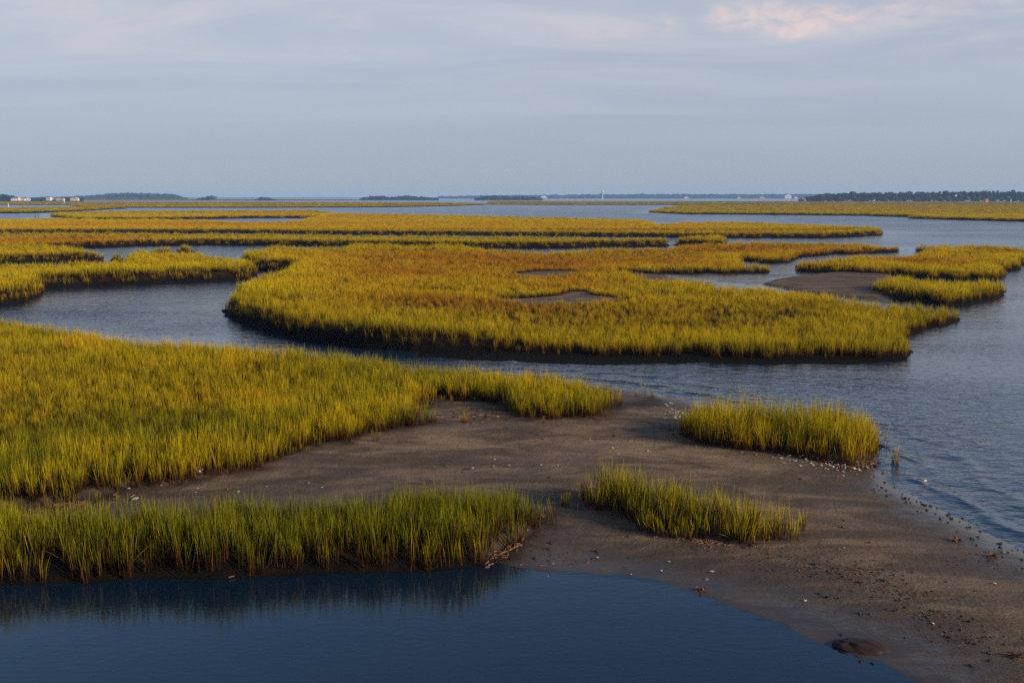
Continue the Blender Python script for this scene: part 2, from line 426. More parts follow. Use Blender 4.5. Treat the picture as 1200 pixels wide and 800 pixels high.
# ------------------------------------------------------------------ the ground and the water
def rows():
    v = np.concatenate([np.arange(231.35, 236, .25), np.arange(236, 262, .25), np.arange(262, 330, .4), np.arange(330, 430, .7),
                        np.arange(430, 700, 1.0), np.arange(700, 1300, 3.0), np.arange(1300, 3000, 60)])
    return np.array(sorted(set(round(ground_pt(600, q)[1], 4) for q in v)))
ss = np.concatenate([np.linspace(-.9, -.58, 40, endpoint=False), np.linspace(-.58, .58, 720, endpoint=False), np.linspace(.58, .9, 41)])
def ground_fn(x, y):
    z, s, gr = terrain(x, y)
    return z, {'sandy': s, 'grassy': gr}
ground = tag(grid_mesh('ground', rows(), ss, M_ground, ground_fn), 'mudflats and brown sand spit of the salt marsh', None, None, 'structure')

def water_fn(x, y):
    dp = sdf(POOL, x, y)
    calm = sstep(.6, -.6, dp)
    near = np.full(x.shape, 1e9)
    for P in list(BEDS.values()): near = np.minimum(near, sdf(P, x, y, 16))
    ds = sdf(SAND, x, y)
    fetch = .38 + .62 * sstep(.5, 14, np.minimum(near, np.abs(ds)))
    chop = (1 - calm) * fetch * (1 + 1.6 * sstep(60, 400, y))
    return np.zeros(x.shape), {'chop': chop, 'shore': np.maximum(ds, 0)}
wr = rows()[::3]
water = tag(grid_mesh('water', np.append(wr[wr < 6000], [6250.0]), np.linspace(-1.1, 1.1, 260), M_water, water_fn), 'rippled tidal creek water and the still pool in front', None, None, 'structure')

# ------------------------------------------------------------------ cordgrass
def blades(n, R, hlo, hhi, wid, segs, lean, r, spots=None, hs=None, bend=.35):
    """n grass blades as tapering curved ribbons"""
    ang = r.uniform(0, 2 * math.pi, n); rad = R * np.sqrt(r.uniform(0, 1, n))
    if spots is None: px, py, pz = rad * np.cos(ang), rad * np.sin(ang), np.zeros(n)
    else: px, py, pz = spots.T
    hh = r.uniform(hlo, hhi, n) * (1 if hs is None else hs)
    az = r.uniform(0, 2 * math.pi, n)
    ln = np.abs(r.normal(0, lean, n)) + .03 + (r.uniform(0, 1, n) < .06) * r.uniform(.25, .8, n)
    face = r.uniform(0, math.pi, n)
    T = np.linspace(0, 1, segs + 1)
    co = []; tt = []
    for k, t in enumerate(T):
        out = hh * (np.sin(ln) * t + bend * ln * t * t)
        up = hh * (np.cos(ln) * t - .25 * ln * t * t)
        cx = px + out * np.cos(az); cy = py + out * np.sin(az); cz = pz + up
        w = wid * (.75 + .5 * r.uniform(0, 1, n) * 0 + .25 * np.sin(math.pi * min(t * 1.3, 1))) * (1 - t ** 3 * .93) * .5
        for sgn in (-1, 1):
            co.append(np.stack([cx + sgn * w * np.cos(face), cy + sgn * w * np.sin(face), cz], 1)); tt.append(np.full(n, t))
    co = np.stack(co, 1)                 # n, 2*(segs+1), 3
    V = 2 * (segs + 1)
    tt = np.stack(tt, 1); rr = np.repeat(r.uniform(0, 1, n)[:, None], V, 1)
    fs = []
    b = np.arange(n)[:, None] * V
    for k in range(segs):
        fs.append(b + np.array([[2 * k, 2 * k + 1, 2 * k + 3, 2 * k + 2]]))
    fc = np.concatenate(fs, 0)
    return co.reshape(-1, 3), fc, tt.ravel(), rr.ravel()

def blade_mesh(name, *a, **k):
    n, R = a[0], a[1]; r_ = a[-1]
    nb = max(2, n // 3)                                   # stems stand in bunches
    an = r_.uniform(0, 6.283, nb); rd = R * np.sqrt(r_.uniform(.05, 1, nb)); q = r_.integers(0, nb, n)
    sp = R * .15
    hb = r_.uniform(.62, 1.10, nb)[q]
    spots = np.stack([rd[q] * np.cos(an[q]) + r_.normal(0, sp, n), rd[q] * np.sin(an[q]) + r_.normal(0, sp, n), np.zeros(n)], 1)
    co, fc, t, r = blades(*a, spots=spots, hs=hb, **k)
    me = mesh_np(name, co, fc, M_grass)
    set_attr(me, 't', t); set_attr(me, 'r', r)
    return me

tufts = bpy.data.collections.new('tuft_sources')
NEARV, MIDV, FARV = 8, 6, 5
for i in range(NEARV):
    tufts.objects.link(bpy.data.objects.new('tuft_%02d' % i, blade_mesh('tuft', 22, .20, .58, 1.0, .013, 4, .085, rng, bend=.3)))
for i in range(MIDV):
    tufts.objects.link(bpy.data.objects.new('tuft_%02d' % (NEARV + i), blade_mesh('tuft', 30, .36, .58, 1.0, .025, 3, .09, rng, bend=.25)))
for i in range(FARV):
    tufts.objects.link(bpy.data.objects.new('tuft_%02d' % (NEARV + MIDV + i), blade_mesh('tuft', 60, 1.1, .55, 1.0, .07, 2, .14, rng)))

def make_group():
    ng = bpy.data.node_groups.new('grass_scatter', 'GeometryNodeTree')
    ng.interface.new_socket('Geometry', in_out='INPUT', socket_type='NodeSocketGeometry')
    ng.interface.new_socket('Geometry', in_out='OUTPUT', socket_type='NodeSocketGeometry')
    nd = ng.nodes
    gi, go = nd.new('NodeGroupInput'), nd.new('NodeGroupOutput')
    iop = nd.new('GeometryNodeInstanceOnPoints'); ci = nd.new('GeometryNodeCollectionInfo')
    ci.inputs['Collection'].default_value = tufts; ci.inputs['Separate Children'].default_value = True; ci.inputs['Reset Children'].default_value = True
    def named(nm, dt):
        n = nd.new('GeometryNodeInputNamedAttribute'); n.data_type = dt; n.inputs['Name'].default_value = nm
        return n.outputs['Attribute']
    L = ng.links.new
    L(gi.outputs[0], iop.inputs['Points']); L(ci.outputs[0], iop.inputs['Instance'])
    iop.inputs['Pick Instance'].default_value = True
    L(named('variant', 'INT'), iop.inputs['Instance Index'])
    L(named('turn', 'FLOAT_VECTOR'), iop.inputs['Rotation']); L(named('size', 'FLOAT_VECTOR'), iop.inputs['Scale'])
    L(iop.outputs[0], go.inputs[0])
    return ng
SCATTER = make_group()

def density(D):
    d = 17.0 * (np.minimum(1, (34.0 / D)) ** 1.55)
    d = np.where(D > 150, 17 * (34 / 150) ** 1.55 * (150 / D) ** 2, d)
    return np.where(D > 330, d * .45, d)

def orange_zone(x, y):
    """where the short rusty meadow grows"""
    z = np.zeros(x.shape)
    for (u, v, ru, rv, s) in ((640, 303, 260, 9, .55), (900, 289, 170, 6, .5), (60, 282, 110, 5, .6), (480, 318, 120, 10, .4), (1090, 303, 60, 4, .55),
                              (930, 275, 120, 4, .35), (640, 262, 300, 5, .25), (200, 262, 300, 4, .3), (560, 352, 120, 7, .45), (640, 322, 100, 8, .25), (330, 252, 200, 3, .3)):
        X, Y, _ = ground_pt(u, v, .8)
        X1, Y1, _ = ground_pt(u, v + rv, .8)
        rx = ru / F * Y; ry = abs(Y - Y1) * 1.1
        z = np.maximum(z, s * np.exp(-((x - X) / rx) ** 2 - ((y - Y) / ry) ** 2))
    return z

def grass_bed(key, polys, label, name='marsh_grass', group='beds of marsh cordgrass', hscale=1.0, green=0.0, dens=1.0, edge=.12):
    X0 = min(p[0] for P in polys for p in P); X1 = max(p[0] for P in polys for p in P)
    Y0 = min(p[1] for P in polys for p in P); Y1 = max(p[1] for P in polys for p in P)
    Y0 = max(Y0, 8)
    pts = []
    edges = [Y0]
    while edges[-1] < Y1: edges.append(min(edges[-1] * 1.12 + .5, Y1))
    for a, b in zip(edges[:-1], edges[1:]):
        xl, xr = max(X0, -.60 * b - 4), min(X1, .60 * b + 4)
        if xr <= xl: continue
        n = int((xr - xl) * (b - a) * float(density(np.array(a))) * dens)
        if n < 1: continue
        pts.append(np.stack([rng.uniform(xl, xr, n), rng.uniform(a, b, n)], 1))
    P = np.concatenate(pts)
    x, y = P.T
    wx, wy = warp(x, y)
    d = np.full(x.shape, 1e9)
    for Q in polys: d = np.minimum(d, sdf(Q, wx, wy))
    D = y
    keep = d < -edge - edge * vnoise(x * 2.3, y * 2.3, 77)
    stray = (D < 75) & (d < .75) & (d >= -edge) & (rng.uniform(0, 1, len(x)) < .10 * np.exp(-np.maximum(d, 0) * 3)) & (key != 'front')
    keep |= stray
    for Q in BARE:
        keep &= sdf(Q, wx, wy) > .25 * (vnoise(x * 1.1, y * 1.1, 5) - .5)
    # thin patches and clumping inside the bed
    cl = fbm(x * .9, y * .9, 61, 3)
    near = D < 70
    keep &= ~(near & (cl < .34) & (rng.uniform(0, 1, len(x)) < .6 / dens))
    keep &= np.abs(x) < .60 * y + 4
    x, y, d, cl = x[keep], y[keep], d[keep], cl[keep]
    D = y
    z, sa, gr = terrain(x, y)
    ok = z > .01
    x, y, d, cl, z, D = x[ok], y[ok], d[ok], cl[ok], z[ok], D[ok]
    n = len(x)
    u = rng.uniform(0, 1, n)
    tall = 1.02 - .30 * sstep(1, 7, -d)                  # taller along the creek banks
    clh = .80 + .42 * fbm(x * .35, y * .35, 91, 3) + .18 * (vnoise(x * 1.6, y * 1.6, 15) - .5)
    thin = 1 - .22 * sstep(.45, .0, -d) * (rng.uniform(0, 1, n))
    s = .84 * tall * clh * thin * rng.uniform(.85, 1.12, n) * hscale * np.where(d > -.05, rng.uniform(.35, .75, n), 1)
    mid = (D > 58) & (D < 190); far = D >= 190
    var = rng.integers(0, NEARV, n)
    var = np.where(mid, NEARV + rng.integers(0, MIDV, n), var)
    var = np.where(far, NEARV + MIDV + rng.integers(0, FARV, n), var)
    wsc = np.where(far, np.clip(D / 330, .7, 5.0), 1.0)
    sc = np.stack([np.where(far, wsc, s * 1.05), np.where(far, wsc, s * 1.05), s * np.where(far, 1.05, 1)], 1)
    lx = .34 * (fbm(x * .45, y * .45, 131, 3) - .5); ly = .34 * (fbm(x * .45, y * .45, 151, 3) - .5) - .02
    rot = np.stack([rng.normal(0, .05, n) + ly, rng.normal(0, .05, n) + lx, rng.uniform(0, 6.283, n)], 1)
    f2 = 1.2 / np.maximum(D, 20) ** .5
    tint = .37 + .11 * sstep(25, 60, D) + .30 * sstep(150, 300, D) * (fbm(x * .03, y * .012, 71, 3) - .5) - .06 * sstep(200, 400, D) + .10 * sstep(1, 9, -d) + .40 * (fbm(x * .22, y * .30, 33, 3) - .5) + .22 * (cl - .5) + orange_zone(x, y) - green
    tint -= .10 * sstep(2.5, .4, -d)
    gx, gy, _ = ground_pt(825, 314, .7)
    tint -= .30 * np.exp(-((x - gx) / (95 / F * gy)) ** 2 - ((y - gy) / 4.5) ** 2)
    if key == 'near':
        tint += .34 * sstep(.50, .66, fbm(x * .42, y * .30, 203, 3)) - .24 * sstep(33, 22, y) + .26 * sstep(-4, 1, x) * sstep(26, 29, y)
    tint += .25 * sstep(.5, .1, -d) * (rng.uniform(0, 1, n) < .35)
    me = bpy.data.meshes.new(name)
    me.vertices.add(n); me.vertices.foreach_set('co', np.stack([x, y, z - .02], 1).astype(np.float32).ravel())
    a = me.attributes.new('variant', 'INT', 'POINT'); a.data.foreach_set('value', var.astype(np.int32))
    a = me.attributes.new('turn', 'FLOAT_VECTOR', 'POINT'); a.data.foreach_set('vector', rot.astype(np.float32).ravel())
    a = me.attributes.new('size', 'FLOAT_VECTOR', 'POINT'); a.data.foreach_set('vector', sc.astype(np.float32).ravel())
    set_attr(me, 'tint', tint)
    me.materials.append(M_grass)
    o = link(name, me)
    md = o.modifiers.new('scatter', 'NODES'); md.node_group = SCATTER
    tag(o, label, None, group, 'stuff')
    return n

tot = 0
for key, lab, gsc, grn in (
        ('front', 'dark green cordgrass strip standing along the still pool in front', .98, .33),
        ('near', 'broad green cordgrass bed left of the bare sand spit', .95, .14),
        ('mid', 'golden cordgrass island with bare mud pans, bounded by a black cut bank', .95, .0),
        ('left', 'cordgrass point with a tall black bank across the curved creek', 1.0, .03),
        ('left_upper', 'small green cordgrass bed behind the point with the tall black bank', 1.0, .03),
        ('ribbon', 'long thin ribbon of cordgrass just behind the golden island', 1.0, .02),
        ('long', 'long golden cordgrass strip ending in a point in the open water', 1.0, .0),
        ('pond_side', 'narrow golden cordgrass strip beside the small distant pond', 1.0, .0),
        ('left_far', 'greenish cordgrass flat behind the distant pond', 1.0, .1),
        ('far_strip', 'distant yellow cordgrass flat tapering towards the open water', 1.0, .0),
        ('far_point', 'thin farthest line of yellow cordgrass across the open water', 1.0, .0),
        ('horizon_marsh', 'olive marsh line on the horizon around the far houses', 1.0, .12),
        ('right_far', 'distant golden cordgrass flat in front of the dark forest', 1.0, .0),
        ('right', 'cordgrass island with an orange crown beside the brown mudflat', 1.0, .0),
        ('right_small', 'rounded yellow cordgrass islet beside the brown mudflat', 1.0, .04)):
    tot += grass_bed(key, [BEDS[key]], lab, hscale=gsc, green=grn, dens={'front': 2.7, 'near': 1.7}.get(key, 1.25), edge=.04 if key == 'front' else .06)
tot += grass_bed('islet', ISLETS, 'two little cordgrass islets in the narrow back creek', hscale=1.0)
print('tufts', tot)

# separate clumps on the sand
def clump(P, label, n_m2, hs, green, name='grass_clump', extra=()):
    P2 = P
    xs = [p[0] for p in P2]; ys = [p[1] for p in P2]
    A = (max(xs) - min(xs)) * (max(ys) - min(ys))
    n = int(A * n_m2)
    # stems come up in little bunches
    nb = max(4, n // 7)
    bx, by = rng.uniform(min(xs), max(xs), nb), rng.uniform(min(ys), max(ys), nb)
    k = rng.integers(0, nb, n)
    x = bx[k] + rng.normal(0, .07, n); y = by[k] + rng.normal(0, .07, n)
    wx, wy = warp(x, y)
    d = sdf(P2, wx, wy)
    keep = d < -.05 + rng.exponential(.06, n) * (rng.uniform(0, 1, n) < .3)
    x, y, d = x[keep], y[keep], d[keep]
    z, _, _ = terrain(x, y)
    n = len(x)
    hh = hs * (.62 + .38 * sstep(0, .5, -d)) * (.72 + .5 * vnoise(x * 1.6, y * 1.6, 19)) * rng.uniform(.7, 1.12, nb)[k][keep]
    co, fc, t, r = blades(n, .1, .6, 1.08, .013, 4, .13, rng, spots=np.stack([x, y, z - .02], 1), hs=hh)
    c = np.array([np.mean(x), np.mean(y), 0])
    me = mesh_np(name, co - c, fc, M_grass)
    set_attr(me, 't', t); set_attr(me, 'r', r)
    tn = np.repeat(.40 - green + .45 * (fbm(x * .8, y * .8, 44, 2) - .5) + .25 * sstep(.35, 0, -d), 10)
    set_attr(me, 'tint', tn)
    o = link(name, me); o.location = c
    tag(o, label, 'grass clump')
    return o
clump(CLUMPS['spit'], 'green cordgrass clump alone in the middle of the brown sand spit', 430, .92, .20)
clump(CLUMPS['shore'], 'tall yellow-green cordgrass clump at the waterline with white shells at its foot', 430, 1.12, .10)
lx, ly, _ = ground_pt(1048, 543)
lone = [(lx + .22 * math.cos(a), ly + .16 * math.sin(a)) for a in np.linspace(0, 6.283, 9)[:-1]]
def lone_tuft(u, v, h, n, label, lean=.12, tint=.3):
    x0, y0, _ = ground_pt(u, v, 0)
    z0 = float(terrain(np.array([x0]), np.array([y0]))[0][0])
    x0, y0, _ = ground_pt(u, v, max(z0, -.1))
    co, fc, t, r = blades(n, .10, .45, 1.0, .014, 4, lean, rng, hs=np.full(n, h))
    me = mesh_np('grass_tuft', co, fc, M_grass); set_attr(me, 't', t * .8 + .2); set_attr(me, 'r', r); set_attr(me, 'tint', np.full(len(co), tint))
    o = link('grass_tuft', me); o.location = (x0, y0, max(z0, -.12) - .01)
    tag(o, label, 'grass tuft'); return o
lone_tuft(1048, 545, .75, 26, 'lone thin grass tuft standing in the shallow water beside the large shore clump')
lone_tuft(931, 632, .50, 22, 'small grass tuft on the sand just off the end of the spit clump')
lone_tuft(942, 617, .42, 14, 'smallest grass tuft standing apart on the sand beyond the spit clump end')
lone_tuft(755, 462, .60, 12, 'few sparse grass stems at the tip of the left bed, by the creek')
lone_tuft(662, 592, .38, 30, 'low brownish grass tuft between the pool strip and the spit clump', .2, .6)
lone_tuft(545, 495, .42, 34, 'low sparse orange grass tuft on the sand in the notch of the green bed', .2, .75)

# ------------------------------------------------------------------ shells, clods and debris
GX0, GY0, GS = -24.0, 12.0, .12
_gx, _gy = np.meshgrid(np.arange(GX0, 26, GS), np.arange(GY0, 48, GS))
HGT = terrain(_gx.ravel(), _gy.ravel())[0].reshape(_gx.shape)
def z_at(x, y):
    a, b = (x - GX0) / GS, (y - GY0) / GS
    i = min(max(int(b), 0), HGT.shape[0] - 2); j = min(max(int(a), 0), HGT.shape[1] - 2)
    fa, fb = a - j, b - i
    return float((HGT[i, j] * (1 - fa) + HGT[i, j + 1] * fa) * (1 - fb) + (HGT[i + 1, j] * (1 - fa) + HGT[i + 1, j + 1] * fa) * fb)
def on_ground(u, v):
    """point of the ground seen at photo position u, v"""
    z = .15
    for _ in range(5):
        x, y, _z = ground_pt(u, v, z)
        z = max(z_at(x, y), -.15)
    return x, y, z

def shell_mesh(seed, mat, L=.09):
    r = random.Random(seed); bm = bmesh.new()
    rings, segs = 4, 9
    rows_ = []
    for i in range(rings + 1):
        t = i / rings; row = []
        for j in range(segs):
            a = -1.25 + 2.5 * j / (segs - 1)
            rad = L * t * (1 + .14 * math.sin(3 * a + seed)) * (1.0 - .25 * abs(a) / 1.25)
            wob = r.uniform(-.004, .004)
            row.append(bm.verts.new((rad * math.cos(a) - L * .45, rad * math.sin(a) * .8, .34 * L * math.sin(math.pi * .55 * t + .2) * math.cos(a * .8) + wob)))
        rows_.append(row)
    for i in range(rings):
        for j in range(segs - 1):
            try: bm.faces.new((rows_[i][j], rows_[i + 1][j], rows_[i + 1][j + 1], rows_[i][j + 1]))
            except ValueError: pass
    bmesh.ops.remove_doubles(bm, verts=bm.verts, dist=.0005)
    bmesh.ops.solidify(bm, geom=bm.faces[:], thickness=.008)
    me = bpy.data.meshes.new('shell'); bm.to_mesh(me); bm.free(); me.materials.append(mat)
    return me
def lump_mesh(seed, mat, r0=.05, flat=.5, rough=.35):
    r = random.Random(seed); bm = bmesh.new()
    bmesh.ops.create_icosphere(bm, subdivisions=2, radius=r0)
    ph = [r.uniform(0, 6) for _ in range(6)]
    for v in bm.verts:
        n = v.co.normalized()
        k = 1 + rough * (math.sin(4 * n.x + ph[0]) * math.sin(5 * n.y + ph[1]) + .5 * math.sin(9 * n.z + ph[2]) * math.sin(8 * n.x + ph[3])) + r.uniform(-.1, .1)
        v.co = v.co * k; v.co.z *= flat
    me = bpy.data.meshes.new('lump'); bm.to_mesh(me); bm.free(); me.materials.append(mat)
    return me
shellM = [shell_mesh(i, M_shell) for i in range(5)] + [shell_mesh(9 + i, M_pinkshell) for i in range(2)]
clodM = [lump_mesh(i, M_clod) for i in range(5)]

def put(name, me, u, v, s, label, cat, group, lift=.3, tilt=.35):
    x, y, z = on_ground(u, v)
    o = link(name, me)
    o.location = (x, y, z + lift * s * .04)
    o.rotation_euler = (random.uniform(-tilt, tilt), random.uniform(-tilt, tilt), random.uniform(0, 6.283))
    o.scale = (s, s * random.uniform(.8, 1.1), s)
    return tag(o, label, cat, group)
def pts_in(n, f):
    return [f() for _ in range(n)]
def g2(u, v, su, sv, sl=0.0):
    a = random.gauss(0, su); return (u + a, v + sl * a + random.gauss(0, sv))
LB = 'pale oyster shell in the dense shell scatter at the foot of the shore clump'
for _ in range(115):
    u, v = g2(980, 545, 34, 5.5, .12)
    v = max(v, 536 + (u - 950) * .07)
    put('oyster_shell', random.choice(shellM), u, v, random.uniform(.35, .85), LB, 'shell', 'shells below the shore clump')
LB = 'white shell in the shell scatter between the creek and the shore clump'
for _ in range(42):
    u, v = g2(790, 483, 9, 7, .25)
    put('oyster_shell', random.choice(shellM[:5]), u, v, random.uniform(.4, .9), LB, 'shell', 'shells by the creek mouth')
LB = 'small white shell lying singly on the open brown sand'
for _ in range(34):
    u, v = random.choice([(random.uniform(540, 780), random.uniform(498, 560)), (random.uniform(940, 1180), random.uniform(600, 760)), (random.uniform(640, 900), random.uniform(648, 680)), (random.uniform(150, 420), random.uniform(566, 580))])
    put('shell', random.choice(shellM[:5]), u, v, random.uniform(.4, .8), LB, 'shell', 'single shells on the open sand')
put('oyster_shell', shellM[1], 1086, 567, 1.9, 'large pale shell lying in the shallow water off the beach', 'shell', None)
put('oyster_shell', shellM[2], 233, 553, 2.2, 'large white shell at the edge of the green bed', 'shell', None)
put('oyster_shell', shellM[3], 159, 586, 1.5, 'white shell on the narrow sand lane in front of the green bed', 'shell', None)
LB = 'small black mud clod among the clods along the waterline'
for _ in range(90):
    t = random.random()
    u = 1020 + t * 185; v = 560 + t * 84 + t * t * 6 + random.gauss(0, 11)
    put('mud_clod', random.choice(clodM), u, v, random.uniform(.2, .75), LB, 'mud clod', 'clods along the waterline')
LB = 'small dark clod lying singly on the open sand spit'
for _ in range(46):
    u, v = random.choice([(random.uniform(900, 1180), random.uniform(560, 700)), (random.uniform(480, 780), random.uniform(500, 560)), (random.uniform(950, 1190), random.uniform(680, 790)), (random.uniform(590, 760), random.uniform(610, 664))])
    if v < 556 + max(0, u - 1020) * .49 and u > 1020: continue
    put('mud_clod', random.choice(clodM), u, v, random.uniform(.35, .9), LB, 'mud clod', 'clods on the open sand')

# ragged rusty pieces of plant debris
def rag_mesh(seed, R=.16, n=16, mat=None):
    r = np.random.default_rng(seed)
    co, fc, t, rr = blades(n, R * .6, R * .7, R * 1.6, R * .32, 3, 1.1, r, bend=.1)
    co[:, 2] *= .45
    me = mesh_np('debris', co, fc, mat or M_leaf); return me
for (u, v, s, lab) in ((631, 607, 1.0, 'rusty orange plant scrap at the end of the pool strip'),
                       (608, 634, 1.1, 'bright rusty plant scrap on the damp sand beside the pool strip'),
                       (822, 691, .9, 'rusty leaf scrap at the very edge of the still pool'),
                       (239, 557, 1.0, 'orange plant scrap next to the large white shell'),
                       (269, 574, .9, 'orange plant scrap on the sand lane in front of the green bed'),
                       (1121, 634, 1.1, 'dark red plant scrap on the beach near the waterline'),
                       (1164, 652, .9, 'flat red-brown plant scrap farthest along the beach'),
                       (228, 672, 1.1, 'pale rusty scrap on the black bank under the pool strip'),
                       (1190, 768, 1.0, 'dark seaweed scrap on the sand near the mud mound')):
    o = put('plant_debris', rag_mesh(int(u), n=26), u, v, s * .8, lab, 'plant debris', None, tilt=.1)
# wrack: drift lines of brown bits on the sand (nobody could count the bits)
def litter(name, spots, label, mat, size, length, cnt):
    pts = []
    for (u, v, su, sv, sl, n) in spots:
        for _ in range(int(n * cnt)):
            q = g2(u, v, su, sv, sl); pts.append(q)
    co_all, fc_all, off = [], [], 0
    P = np.array([on_ground(*q) for q in pts])
    n = len(P)
    az = rng.uniform(0, 6.283, n); L = rng.uniform(.4, 1.2, n) * length; w = rng.uniform(.5, 1.2, n) * size
    ca, sa = np.cos(az), np.sin(az)
    k = 0
    V = []
    lift = rng.uniform(.2, 1.0, n) * size
    for (a, b, h) in ((-1, -1, 0), (1, -1, 0), (1, 1, 0), (-1, 1, 0), (-.8, 0, 1), (.8, 0, 1)):
        X = P[:, 0] + a * L / 2 * ca - b * w / 2 * sa; Y = P[:, 1] + a * L / 2 * sa + b * w / 2 * ca
        V.append(np.stack([X, Y, P[:, 2] - .004 + h * lift + (rng.uniform(0, .02, n) if h else 0)], 1))
    co = np.stack(V, 1).reshape(-1, 3)
    b = np.arange(n)[:, None] * 6
    fq = np.concatenate([b + np.array([[0, 1, 5, 4]]), b + np.array([[3, 4, 5, 2]])])
    me = mesh_np(name, co, fq, mat)
    o = link(name, me); tag(o, label, None, None, 'stuff'); return o
litter('wrack', ((985, 668, 45, 5, .03, 130), (1040, 690, 30, 6, .2, 110), (900, 650, 50, 4, .05, 60), (1080, 715, 40, 6, .2, 60), (1130, 745, 40, 8, .1, 60),
                 (720, 515, 60, 2, .06, 60), (460, 530, 60, 10, -.1, 40), (620, 500, 40, 6, 0, 20), (560, 512, 60, 8, .02, 30), (1160, 660, 25, 8, .3, 40), (640, 650, 35, 8, .1, 30)),
       'scattered lines of brown drift wrack on the sand spit', M_wrack, .009, .045, 1.5)
litter('reed_litter', ((985, 540, 26, 3.5, .1, 330), (800, 512, 16, 3, .5, 60), (590, 640, 14, 8, -.7, 90), (620, 612, 10, 4, -.5, 50), (735, 608, 30, 3, .3, 60), (830, 634, 30, 2, .1, 70),
                      (60, 592, 50, 3, -.1, 80), (330, 668, 160, 4, -.02, 130), (560, 486, 26, 5, 0, 90)),
       'rusty straw litter washed up against the feet of the grass', M_straw, .010, .15, 1.3)
# mud mound at the pool edge
bm = bmesh.new(); bmesh.ops.create_icosphere(bm, subdivisions=5, radius=.52)
_c = np.array([v.co[:] for v in bm.verts]); _n = fbm(_c[:, 0] * 5 + _c[:, 2] * 3, _c[:, 1] * 5 - _c[:, 2] * 2, 5, 4)
for v, q in zip(bm.verts, _n): v.co = v.co * (.78 + .44 * float(q)); v.co.z *= .34
for f_ in bm.faces: f_.smooth = True
me = bpy.data.meshes.new('mound'); bm.to_mesh(me); bm.free(); me.materials.append(M_mound)
x, y, z = on_ground(1011, 757)
o = link('mud_mound', me); o.location = (x, y, z - .02); o.scale = (.80, .42, .55); o.rotation_euler = (0, 0, -.25)
tag(o, 'dark red-brown mud mound half sunk at the edge of the still pool', 'mud mound')
# broken stalk hanging over the bank
co, fc, t, r = blades(5, .04, .5, .9, .018, 3, .9, rng)
me = mesh_np('dead_stalk', co, fc, M_straw)
x, y, z = on_ground(46, 660); o = link('dead_stalk', me); o.location = (x, y, z); tag(o, 'broken pale stalk leaning out of the pool strip over the black bank', 'dead stalk')

# ------------------------------------------------------------------ far shore: woods, houses, tower
def crown_cloud(trees):
    """one mesh of tree crowns and trunks: list of x, y, z, height, width"""
    vs, fs, off = [], [], 0
    bm = bmesh.new(); bmesh.ops.create_icosphere(bm, subdivisions=2, radius=1.0)
    base = np.array([v.co[:] for v in bm.verts]); bf = np.array([[v.index for v in f.verts] for f in bm.faces]); bm.free()
    for (x, y, z, h, w) in trees:
        k = rng.integers(4, 7)
        for i in range(k):
            f = rng.uniform(.30, .92) if i else .85
            rr = w * .5 * rng.uniform(.45, .8) * (1.15 - .55 * f)
            c = np.array([x + rng.normal(0, w * .22), y + rng.normal(0, w * .22), z + h * f])
            nz = 1 + .28 * np.sin(base[:, [0]] * 5 + rng.uniform(0, 6)) * np.sin(base[:, [1]] * 6 + rng.uniform(0, 6)) + rng.uniform(-.25, .25, (len(base), 1))
            v = base * nz * np.array([rr, rr, rr * rng.uniform(.7, 1.1)]) + c
            v[:, 2] = np.maximum(v[:, 2], z)
            vs.append(v); fs.append(bf + off); off += len(v)
        # trunk
        tw = .25
        v = np.array([[x - tw, y - tw, z - .5], [x + tw, y - tw, z - .5], [x, y + tw, z - .5], [x, y, z + h * .9]])
        vs.append(v); fs.append(np.array([[0, 1, 3], [1, 2, 3], [2, 0, 3]]) + off); off += 4
    return np.concatenate(vs), np.concatenate(fs)

def wood(name, label, D, prof, step, depth, w=6.0, h_jit=.16, base_v=None, undergrowth=True):
    """prof: (u, top_v) along the skyline; trees stand at distance D in several rows"""
    tr = []
    us = [p[0] for p in prof]; tv = [p[1] for p in prof]
    u = us[0]
    while u < us[-1]:
        top = np.interp(u, us, tv)
        for rrow in range(depth):
            y = D + rrow * w * .9 + rng.uniform(-2, 2)
            h = (H + (HOR - top) / F * D) * rng.uniform(1 - h_jit, 1 + h_jit * .45)
            if rng.uniform() < .12: h *= 1.12
            if h < .8: continue
            x = (u - 600) / F * y + rng.uniform(-1, 1) * step * D / F * .5
            tr.append((x, y, .1, h, w * rng.uniform(.7, 1.3) * min(1, .45 + h / 14)))
            if undergrowth and rrow == 0:
                tr.append((x + rng.uniform(-2, 2), y - rng.uniform(2, 6), 0, h * rng.uniform(.25, .5), w * rng.uniform(.6, 1.2)))
        u += step * rng.uniform(.7, 1.3)
    co, fc = crown_cloud(tr)
    me = mesh_np(name, co, fc, M_forest, False)
    o = link(name, me); tag(o, label, None, 'far-off woods along the horizon', 'stuff')
wood('forest', 'long dark forest edge behind the marsh under the pink clouds', 1500, [(936, 233.5), (946, 230.5), (960, 228.2), (985, 226.5), (1000, 226), (1050, 225.8), (1100, 225.2), (1150, 225), (1180, 224.6), (1300, 224.5)], 4.2, 4, 8.0)
wood('forest', 'dark wood behind the white houses at the end of the marsh', 1500, [(-130, 225), (0, 226.4), (6, 228), (10, 227.6), (16, 228.2), (24, 231.2), (32, 232.2), (60, 232), (100, 232.3)], 4.2, 3, 8.0)
wood('wooded_ridge', 'long low blue wooded rise beyond the white houses', 2900, [(60, 232.2), (95, 231.2), (122, 229.2), (140, 227.4), (160, 226.9), (185, 228), (208, 228.8), (216, 231.6), (222, 233)], 2.6, 4, 16.0, .08)
wood('wood', 'small dark tree island before a paler one', 2000, [(234, 233.5), (240, 231.8), (247, 231), (253, 232.5)], 2.4, 2, 8.0)
wood('wood', 'pale twin-topped tree island behind the small dark one', 2900, [(244, 231.8), (250, 229.8), (254, 230.2), (256, 232.5)], 2.0, 2, 11.0)
